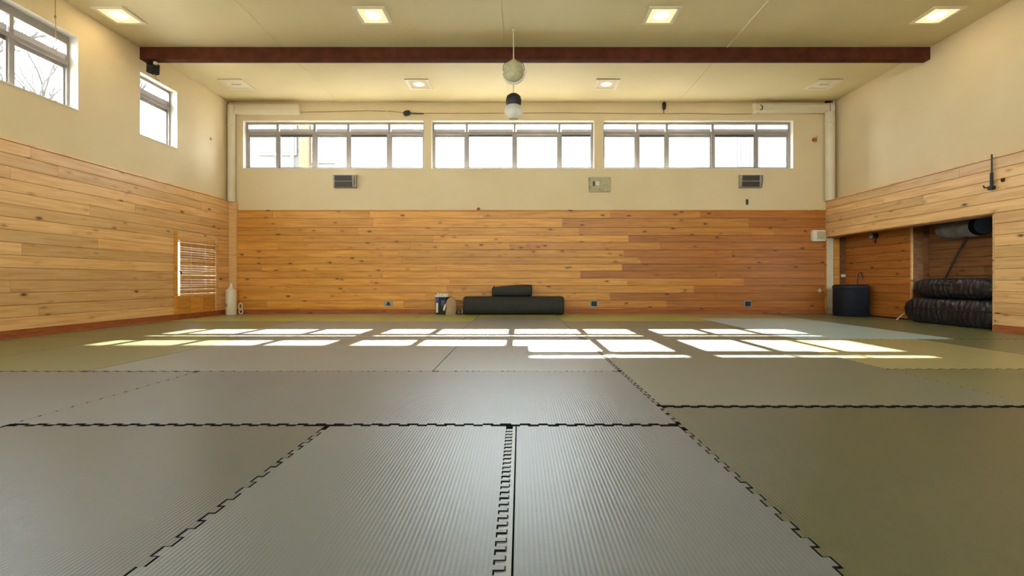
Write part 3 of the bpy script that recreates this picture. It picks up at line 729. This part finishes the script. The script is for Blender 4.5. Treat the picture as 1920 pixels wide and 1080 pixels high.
tag(MB_.build('pipe_clip', M['trim_red'], loc=(0, 0, 0)), 'short rusty clip on top of the pipe by the window wall', 'clip')

# cable along the wall head
pts = [(bx(p), YW-0.008, bz(y)) for p, y in ((560, 210), (620, 208.5), (690, 207), (735, 208), (760, 211.5), (850, 212), (960, 211.5), (1050, 211), (1130, 211.5), (1200, 212.5), (1300, 212), (1360, 213.5), (1412, 213))]
tag(MB().tube(pts, 0.007, 6).build('wall_cable', M['tan'], smooth=True), 'thin tan cable strung along the end wall above the windows', 'cable')
t = thing('cable_camera', (bx(763), YW-0.02, bz(212)), 'small black oval device on the cable above the window gap', 'sensor')
MB().lathe([(0.012, -0.075), (0.045, -0.055), (0.055, 0.0), (0.045, 0.055), (0.012, 0.07)], 14).xform(Matrix.Rotation(math.radians(75), 4, 'Y')).build('device_body', M['black'], t, smooth=True)
MB().tube([(0.06, 0, 0.0), (0.2, 0, -0.01), (0.34, 0, -0.008)], 0.012, 6).build('device_stem', M['steel'], t, smooth=True)
tag(MB().tube([(bx(724.5), YW-0.012, bz(207)), (bx(725), YW-0.02, bz(213)), (bx(728), YW-0.015, bz(220))], 0.009, 6).build('cable_end', M['white']), 'short white cable end hanging above the five-part window', 'cable')
t = thing('black_sensor', (bx(1245), YW, bz(199)), 'small upright black sensor near the ceiling above the window', 'sensor')
MB().lathe([(0.016, -0.075), (0.034, -0.055), (0.036, 0.05), (0.020, 0.075)], 12, c=(0, -0.035, 0)).build('sensor_body', M['black'], t, smooth=True)
MB().box(-0.01, 0.01, -0.02, 0.004, -0.15, -0.06).build('bracket', M['tan'], t)
t = thing('wall_hook', (bx(1527), YW, bz(263)), 'small brown hook on the plaster beside the corner pipe', 'hook')
MB().tube([(0, 0.0, 0.02), (0, -0.05, 0.0), (0.0, -0.07, -0.03)], [0.04, 0.034, 0.02], 8).build('hook_base', M['trim_red'], t, smooth=True)
MB().tube([(0.02, -0.04, 0.02), (0.035, -0.06, 0.05), (0.025, -0.05, 0.08)], 0.012, 6).build('hook_tip', M['grey'], t, smooth=True)
tag(MB().box(-0.022, 0.022, -0.02, 0.004, -0.055, 0.055).build('dark_switch', mat('dark_green_plastic', (0.01,0.05,0.035), 0.4), bevel=0.005, loc=(bx(1401.5), YW, bz(378.5))), 'small dark green upright switch above the pine boarding', 'switch')
tag(MB().lathe([(0.03, 0), (0.034, 0.02), (0.016, 0.045)], 10).build('wooden_peg', M['trim_red'], loc=(bx(897), D+0.0, bz(393.5))), 'tiny brown peg standing on the top edge of the pine boarding', 'peg')
tag(MB().box(-0.03, 0.0, -0.06, 0.06, -0.06, 0.06).xform(Matrix.Scale(0.35, 4)).build('wall_clip', M['tan'], loc=(XL+0.01, 9.05, 3.33)), 'tiny brown clip on the plaster of the window wall', 'clip')
t = thing('intercom_box', (bx(1532), D, bz(442.5)), 'cream intercom box on the pine wall at the partition corner', 'intercom')
MB().box(-0.135, 0.125, -0.09, 0.004, -0.11, 0.11).build('case', M['ivory'], t, bevel=0.012)
MB().box(-0.05, 0.105, -0.096, -0.08, -0.075, 0.08).build('speaker_grille', M['plate'], t)

# clip-on spotlight below the beam end
t = thing('spotlight', (bx(287, 7.42), 7.42, H+3.40), 'black spotlight clamped under the end of the ceiling beam', 'spotlight')
MB().box(-0.03, 0.03, -0.03, 0.03, -0.05, 0.004).build('clamp', M['black'], t)
for k in range(5):
    MB().lathe([(0.075, -0.012), (0.088, 0.0), (0.075, 0.012)], 10).xform(Matrix.Translation((0.0, 0, -0.115)) @ Matrix.Rotation(math.radians(35), 4, 'X') @ Matrix.Rotation(math.radians(25), 4, 'Y') @ Matrix.Translation((0, 0, -0.06+0.03*k))).build('lamp_fin', M['black'], t)
MB().tube([(0.02, 0, -0.19), (0.035, 0, -0.25), (0.06, 0, -0.29), (0.10, 0, -0.30)], 0.007, 6).build('lamp_cable', M['tan'], t, smooth=True)
MB().box(0.05, 0.085, -0.06, -0.02, -0.075, -0.03).build('switch', M['white'], t)

# hanging lamp on a cord
hy = 6.85
hx = bx(963, hy)
t = thing('pendant_lamp', (hx, hy, CEIL), 'pendant with pale olive globe and black-capped glass shade on one cord', 'pendant lamp')
def hzp(py): return H + (VY-py)/F*hy - CEIL
MB().tube([(0, 0, 0.002), (0, 0, hzp(113))], 0.008, 8).build('cord', M['rope'], t, smooth=True)
MB().lathe([(0.03, 0), (0.03, -0.02), (0.012, -0.03)], 14).build('ceiling_rose', M['rope'], t, smooth=True)
rg = 20/F*hy
cz = hzp(135)
M['olive'] = noisy('mottled_olive_plastic', (0.60,0.56,0.36), (0.40,0.38,0.20), 16, 0.5)
prof = [(0.02, hzp(111)-cz)] + [(max(rg*0.95*math.sin(a)**0.85, 0.02), rg*1.0*math.cos(a)) for a in [math.pi*(0.12+0.86*i/16) for i in range(17)]]
gl = MB().lathe(prof[::-1], 26, c=(0, 0, cz)).build('globe', M['olive'], t, smooth=True)
hoop = [(rg*1.03*math.sin(a), -rg*0.35, cz - rg*0.18 + rg*1.03*math.cos(a)) for a in [math.radians(95+170*i/28) for i in range(29)]]
MB().tube(hoop, [0.004+0.016*math.sin(math.pi*i/28) for i in range(29)], 8).build('white_hoop', M['white'], t, smooth=True)
ring = [(rg*1.0*math.sin(a), -0.02, cz + rg*0.2 + rg*0.95*math.cos(a)) for a in [math.radians(-100+200*i/20) for i in range(21)]]
MB().tube(ring, 0.005, 6).build('wire_bail', M['steel'], t, smooth=True)
MB().box(rg*1.0, rg*1.22, -0.02, 0.02, cz-rg*0.15, cz+rg*0.15).build('bail_lug', M['white'], t, bevel=0.006)
MB().tube([(0, 0, cz-rg*1.1), (0, 0, hzp(178))], 0.007, 8).build('lower_cord', M['rope'], t, smooth=True)
c2 = hzp(189); r2_ = 14.5/F*hy
MB().lathe([(r2_*0.80, -r2_*0.85), (r2_*0.98, -r2_*0.4), (r2_, 0.0), (r2_*0.88, r2_*0.55), (r2_*0.5, r2_*0.85), (0.012, r2_*0.95)], 24, c=(0, 0, c2)).build('black_cap', M['black'], t, smooth=True)
s2 = hzp(222)
sh = MB().lathe([(r2_*0.55, s2), (r2_*0.95, s2+0.03), (r2_*1.2, s2+0.085), (r2_*1.12, s2+0.14), (r2_*0.80, s2+0.19)], 24).build('glass_shade', M['frost'], t, smooth=True)
MB().lathe([(0.02, s2+0.03), (0.055, s2+0.06), (0.06, s2+0.1), (0.03, s2+0.19)], 16).build('bulb', M['white'], sh, smooth=True)
MB().lathe([(r2_*0.55, s2-0.004), (r2_*0.62, s2-0.004), (r2_*0.62, s2+0.012), (r2_*0.55, s2+0.012)], 20).build('shade_rim', M['white'], sh, smooth=True)

# wire hanging before the wide side window
t = thing('hanging_wire', (XL+0.05, 5.97, CEIL), 'thin wire hanging from the ceiling in front of the wide side window', 'wire')
MB().tube([(0, 0, 0.002), (0.0, 0.002, -0.3), (0.01, 0.0, -0.55), (0.0, 0.01, -0.78)], 0.004, 5).build('wire', M['tan'], t, smooth=True)
MB().lathe([(0.006, -0.02), (0.014, 0), (0.006, 0.02)], 8, c=(0, 0, -0.30)).build('wire_knot', M['tan'], t, smooth=True)

# ------------------------------------------------------------------ right side: niche contents
t = thing('cloth_bin', (6.18, 8.97, 0), 'navy-black cloth bin standing before the niche panelling', 'bin')
MB().lathe([(0.245, 0), (0.255, 0.01), (0.255, 0.55), (0.245, 0.575), (0.22, 0.585)], 8 if False else 32, sq=3.2).build('bin_body', M['navy'], t, smooth=True)
MB().lathe([(0.263, 0.525), (0.265, 0.53), (0.265, 0.55), (0.262, 0.555)], 32, sq=3.2).build('rim_band', M['black'], t, smooth=True)
hd = [(0.11+0.055*math.cos(a), -0.10, 0.58+0.235*math.sin(a)*1.0) for a in [math.pi*(0.15+0.85*i/14) for i in range(15)]]
MB().tube(hd, 0.009, 6).build('loop_handle', M['black'], t, smooth=True)

M['vinyl'] = mat('black_wrinkled_vinyl', (0.012,0.010,0.012), 0.36, 0.5)
def vinyl_bump():
    m = M['vinyl']
    w = nd(m, 'ShaderNodeTexWave', wave_type='BANDS', bands_direction='Y'); w.inputs['Scale'].default_value = 3.0; w.inputs['Distortion'].default_value = 9; w.inputs['Detail'].default_value = 2; w.inputs['Detail Scale'].default_value = 1.5
    lk(m, mapped(m, (0.6,1,0.6)).outputs[0], w.inputs['Vector'])
    n_ = nd(m, 'ShaderNodeTexNoise'); n_.inputs['Scale'].default_value = 22; lk(m, mapped(m, (1,1,1)).outputs[0], n_.inputs['Vector'])
    s_ = nd(m, 'ShaderNodeMath', operation='MULTIPLY_ADD'); s_.inputs[1].default_value = 0.5; lk(m, n_.outputs['Fac'], s_.inputs[0]); lk(m, w.outputs['Fac'], s_.inputs[2])
    bump(m, s_.outputs[0], 0.65, 0.018)
vinyl_bump()
def pillow(a, b, c, pxy, pz, wr, seed):
    """puffed slab with half sizes a,b,c, sitting on z=0"""
    bm = bmesh.new(); bmesh.ops.create_cube(bm, size=2)
    bmesh.ops.subdivide_edges(bm, edges=bm.edges[:], cuts=15, use_grid_fill=True)
    mb = MB()
    for v in bm.verts:
        x, y, z = v.co
        g = (abs(x)**pxy + abs(y)**pxy + abs(z)**pz)**(-1/4.0) if False else 1/max((abs(x)**pxy + abs(y)**pxy)**(1/pxy), 1e-6) if False else None
        n_ = (abs(x)**pxy + abs(y)**pxy + abs(z)**pz)
        k = n_**(-1/((pxy+pz)/2))
        v.co = (x*k*a, y*k*b, z*k*c)
        d = wr*noise.noise((y*5+seed, x*2, z*3+seed)) + wr*0.5*noise.noise((y*14+seed, x*6, z*6))
        v.co += v.co.normalized()*d
        v.co.z = max(v.co.z + c, 0.0)
    bm.verts.index_update()
    mb.add([v.co for v in bm.verts], [[v.index for v in f.verts] for f in bm.faces]); bm.free(); return mb
t = thing('crash_cushion', (6.498, 7.06, 0), 'black wrinkled vinyl cushion with piped seam, lower of two in the niche', 'cushion', 'vinyl cushions')
pillow(0.285, 0.80, 0.195, 7, 3.2, 0.010, 1.0).build('cushion_body', M['vinyl'], t, smooth=True)
sp = []
for i in range(41):
    a = math.pi*(0.5+i/40.0); ca, sa = math.cos(a), math.sin(a); g = (abs(ca)**7+abs(sa)**7)**(-1/7)
    sp.append((0.292*g*ca, 0.805*g*sa, 0.23+0.012*math.sin(i*0.5)))
MB().tube(sp, 0.008, 6).build('piped_seam', M['black'], t, smooth=True)
t = thing('crash_cushion', (6.53, 7.03, 0.392), 'black wrinkled vinyl cushion, upper of two stacked in the niche', 'cushion', 'vinyl cushions')
pillow(0.255, 0.74, 0.15, 6, 2.8, 0.016, 5.0).build('cushion_body', M['vinyl'], t, smooth=True)
tag(MB().tube([(6.72, 7.63, 0.60), (6.75, 7.45, 1.0), (6.785, 7.22, 1.43), (6.79, 7.18, 1.50)], 0.014, 8).build('leaning_pole', M['steel'], smooth=True),
    'thin dark pole leaning against the niche back behind the cushions', 'pole')
t = thing('rolled_tarp', (6.60, 6.90, 1.44), 'black tube end wrapped in grey tarpaulin under the niche top', 'tarp')
ax = Matrix.Rotation(math.radians(90), 4, 'X')
MB().lathe([(0.120, -0.02), (0.132, 0.0), (0.132, 0.11), (0.122, 0.125)], 20).xform(Matrix.Rotation(math.radians(-18), 4, 'Z') @ ax).build('tube_end', mat('dull_black_rubber', (0.004,0.004,0.004), 0.9, 0.05), t, smooth=True)
mb = MB().lathe([(0.13, -0.62), (0.15, -0.45), (0.13, -0.25), (0.135, -0.08), (0.115, 0.0)], 20).xform(Matrix.Rotation(math.radians(-4), 4, 'Z') @ ax)
mb.v = [(x+0.02*noise.noise((x*9, y*9, z*9)), y, z+0.02*noise.noise((x*8, y*8, z*8+3))) for x, y, z in mb.v]
mb.build('tarp_wrap', M['tarp'], t, smooth=True)
mb = MB(); v = []
for i in range(9):
    for j in range(7):
        a, b = i/8, j/6
        v.append((0.10-0.03*a+0.02*math.sin(b*9+a*4), -0.62+0.55*b*(1-0.15*a), -0.06-0.42*a*(1-b)**1.3))
f = [(i*7+j, i*7+j+1, (i+1)*7+j+1, (i+1)*7+j) for i in range(8) for j in range(6)]
n0 = len(v); v2 = v + [(x+0.012, y, z) for x, y, z in v]; f2 = f + [tuple(n0+k for k in q_[::-1]) for q_ in f]
mb.add(v2, f2).build('tarp_flap', M['tarp'], t, smooth=True)
# little spotlight and switch in the niche
t = thing('niche_fixture', (6.50, 8.80, 1.475), 'small grey and black lamp fixed high on the niche panelling', 'lamp')
MB().lathe([(0.03, 0), (0.045, 0.02), (0.05, 0.07), (0.03, 0.085)], 14).xform(Matrix.Rotation(math.radians(-90), 4, 'Y')).build('lamp_head', M['grey'], t, smooth=True)
MB().box(-0.05, 0.004, -0.09, -0.03, -0.03, 0.04).build('lamp_box', M['black'], t)
MB().tube([(-0.01, -0.06, -0.03), (-0.03, -0.05, -0.10), (-0.01, -0.03, -0.13)], 0.012, 6).build('lamp_hook', M['beam'], t, smooth=True)
t = thing('light_switch', (bx(1581, D), D, bz(517)), 'small pale light switch on the dark boards beside the niche', 'switch')
MB().box(-0.045, 0.045, -0.014, 0.004, -0.03, 0.03).build('switch_plate', M['ivory'], t, bevel=0.004)
MB().box(-0.014, 0.014, -0.022, -0.012, -0.018, 0.018).build('rocker', M['white'], t)
t = thing('gymnastic_hook', (XP, 6.21, 2.0), 'black iron rod with hook end fixed upright on the pine partition', 'hook')
MB().tube([(-0.02, 0, 0.29), (-0.02, 0, 0.03)], 0.009, 8).build('rod', M['steel'], t, smooth=True)
MB().tube([(-0.022, 0, 0.05), (-0.022, 0, -0.13)], 0.017, 8).build('sleeve', M['black'], t, smooth=True)
MB().box(-0.05, 0.003, -0.035, 0.035, -0.17, -0.12).build('foot_bracket', M['black'], t, bevel=0.006)
MB().tube([(-0.03, 0.03, -0.135), (-0.05, 0.07, -0.13), (-0.05, 0.08, -0.10)], 0.010, 6).build('hook_tip', M['black'], t, smooth=True)
tag(MB().box(-0.02, 0.003, -0.022, 0.022, -0.022, 0.022).build('bolt_cap', M['beam'], bevel=0.006, loc=(XP, 6.08, 1.93)), 'small dark square bolt cap on the partition beside the iron rod', 'bolt')
t = thing('white_cable', (6.3, 7.95, 0.05), 'short white cable end between the niche panelling and the lower cushion', 'cable')
MB().tube([(0.18, 0.02, 0.03), (0.06, 0.0, 0.06), (0.0, -0.02, 0.03), (-0.05, 0.0, -0.03), (-0.05, 0.03, -0.045)], 0.008, 6).build('cable_run', M['white'], t, smooth=True)

# ------------------------------------------------------------------ outdoors
tag(MB().box(-60, 60, D+0.3, 80, -0.75, -0.7).box(-60, XL-0.3, -60, D+0.3, -0.75, -0.7).box(XL-0.3, 60, -60, YF-0.3, -0.75, -0.7).build('ground', M['ground'], None), 'pale paving outside the hall', 'ground', kind='structure')
def building(x0, x1, y0, y1, z1, label, wins, side_face=None):
    t = thing('neighbour_building', ((x0+x1)/2, y0, -0.7), label, 'building')
    ox, oy, oz = (x0+x1)/2, y0, -0.7
    MB().box(x0-ox, x1-ox, 0, y1-oy, 0, z1-oz).build('wall', M['concrete'], t)
    for (wx, wz, ww, wh) in wins:
        fo = MB().box(wx-ox-ww/2-0.06, wx-ox+ww/2+0.06, -0.05, 0.02, wz-oz-0.06, wz-oz+wh+0.06).build('window_frame', M['facade_frame'], t)
        MB().box(wx-ox-ww/2, wx-ox-0.02, -0.065, -0.045, wz-oz, wz-oz+wh).build('pane', M['bglass'], fo)
        MB().box(wx-ox+0.02, wx-ox+ww/2, -0.065, -0.045, wz-oz, wz-oz+wh).build('pane', M['bglass'], fo)
    return t, ox, oy, oz
t, ox, oy, oz = building(-9.4, -4.42, 12.6, 20, 13, 'rendered house with orange pilaster outside the window nearest the window wall', [(-6.35, 4.0, 0.9, 0.7), (-6.35, 6.6, 0.9, 0.9), (-8.2, 4.0, 0.9, 0.7), (-5.15, 3.8, 0.5, 0.9)])
MB().box(-5.75-ox, -5.5-ox, -0.12, 0.02, 0.0, 12.8).build('orange_pilaster', M['brick_orange'], t)
MB().tube([(-5.95-ox, -0.08, 0), (-5.95-ox, -0.08, 12)], 0.04, 8).build('downpipe', M['grey'], t)
q0 = 14.0-D
MB().box(-4.43-ox, 0.12-ox, 14.0-oy, 14.12-oy, 3.24+0.67*q0-oz, 3.24+0.67*q0+0.62-oz).build('cantilever_beam', M['concrete'], t)  # added out of view to cut short the second sun's left patch
building(3.56, 14, 12.6, 20, 13, 'rendered house with narrow windows outside the window nearest the niche', [(6.0, 3.7, 0.45, 0.9), (7.4, 3.9, 0.5, 0.9), (5.0, 6.8, 0.9, 1.0)])

def bare_tree(x, y, seed, label):
    R_ = random.Random(seed); t = thing('bare_tree', (x, y, -0.7), label, 'tree', 'bare trees outside the side windows')
    br = MB(); 
    MB().tube([(0, 0, 0), (0.05, 0.03, 1.5), (0.0, 0.1, 3.2)], [0.16, 0.12, 0.09], 8).build('trunk', M['bark'], t, smooth=True)
    def grow(p, d, L, r, depth):
        pts = [p]; q_ = p.copy(); dd = d.copy()
        for i in range(4):
            dd = (dd + Vector((R_.uniform(-.3,.3), R_.uniform(-.3,.3), R_.uniform(-.18,.3)))).normalized(); q_ = q_ + dd*L/4; pts.append(q_.copy())
        br.tube(pts, [r*(1-0.10*i) for i in range(5)], 5, cap=False)
        if depth:
            for i in range(3):
                b_ = pts[R_.randint(2, 4)]
                grow(b_, (dd + Vector((R_.uniform(-1,1), R_.uniform(-1,1), R_.uniform(-.4,.7)))).normalized(), L*R_.uniform(.55,.8), r*0.58, depth-1)
    for i in range(6):
        a = 2*math.pi*i/6 + R_.uniform(-.3,.3)
        grow(Vector((0, 0.1, 3.0+0.1*i)), Vector((math.cos(a), math.sin(a), R_.uniform(.3,1.0))).normalized(), 1.8, 0.062, 3)
    o = br.build('branches', M['bark'], t, smooth=True); o['kind'] = 'stuff'
bare_tree(-9.3, 8.6, 4, 'leafless tree with spreading branches outside the wide side window')
bare_tree(-9.6, 3.4, 9, 'leafless tree outside the wide side window, nearer the tall-window wall')
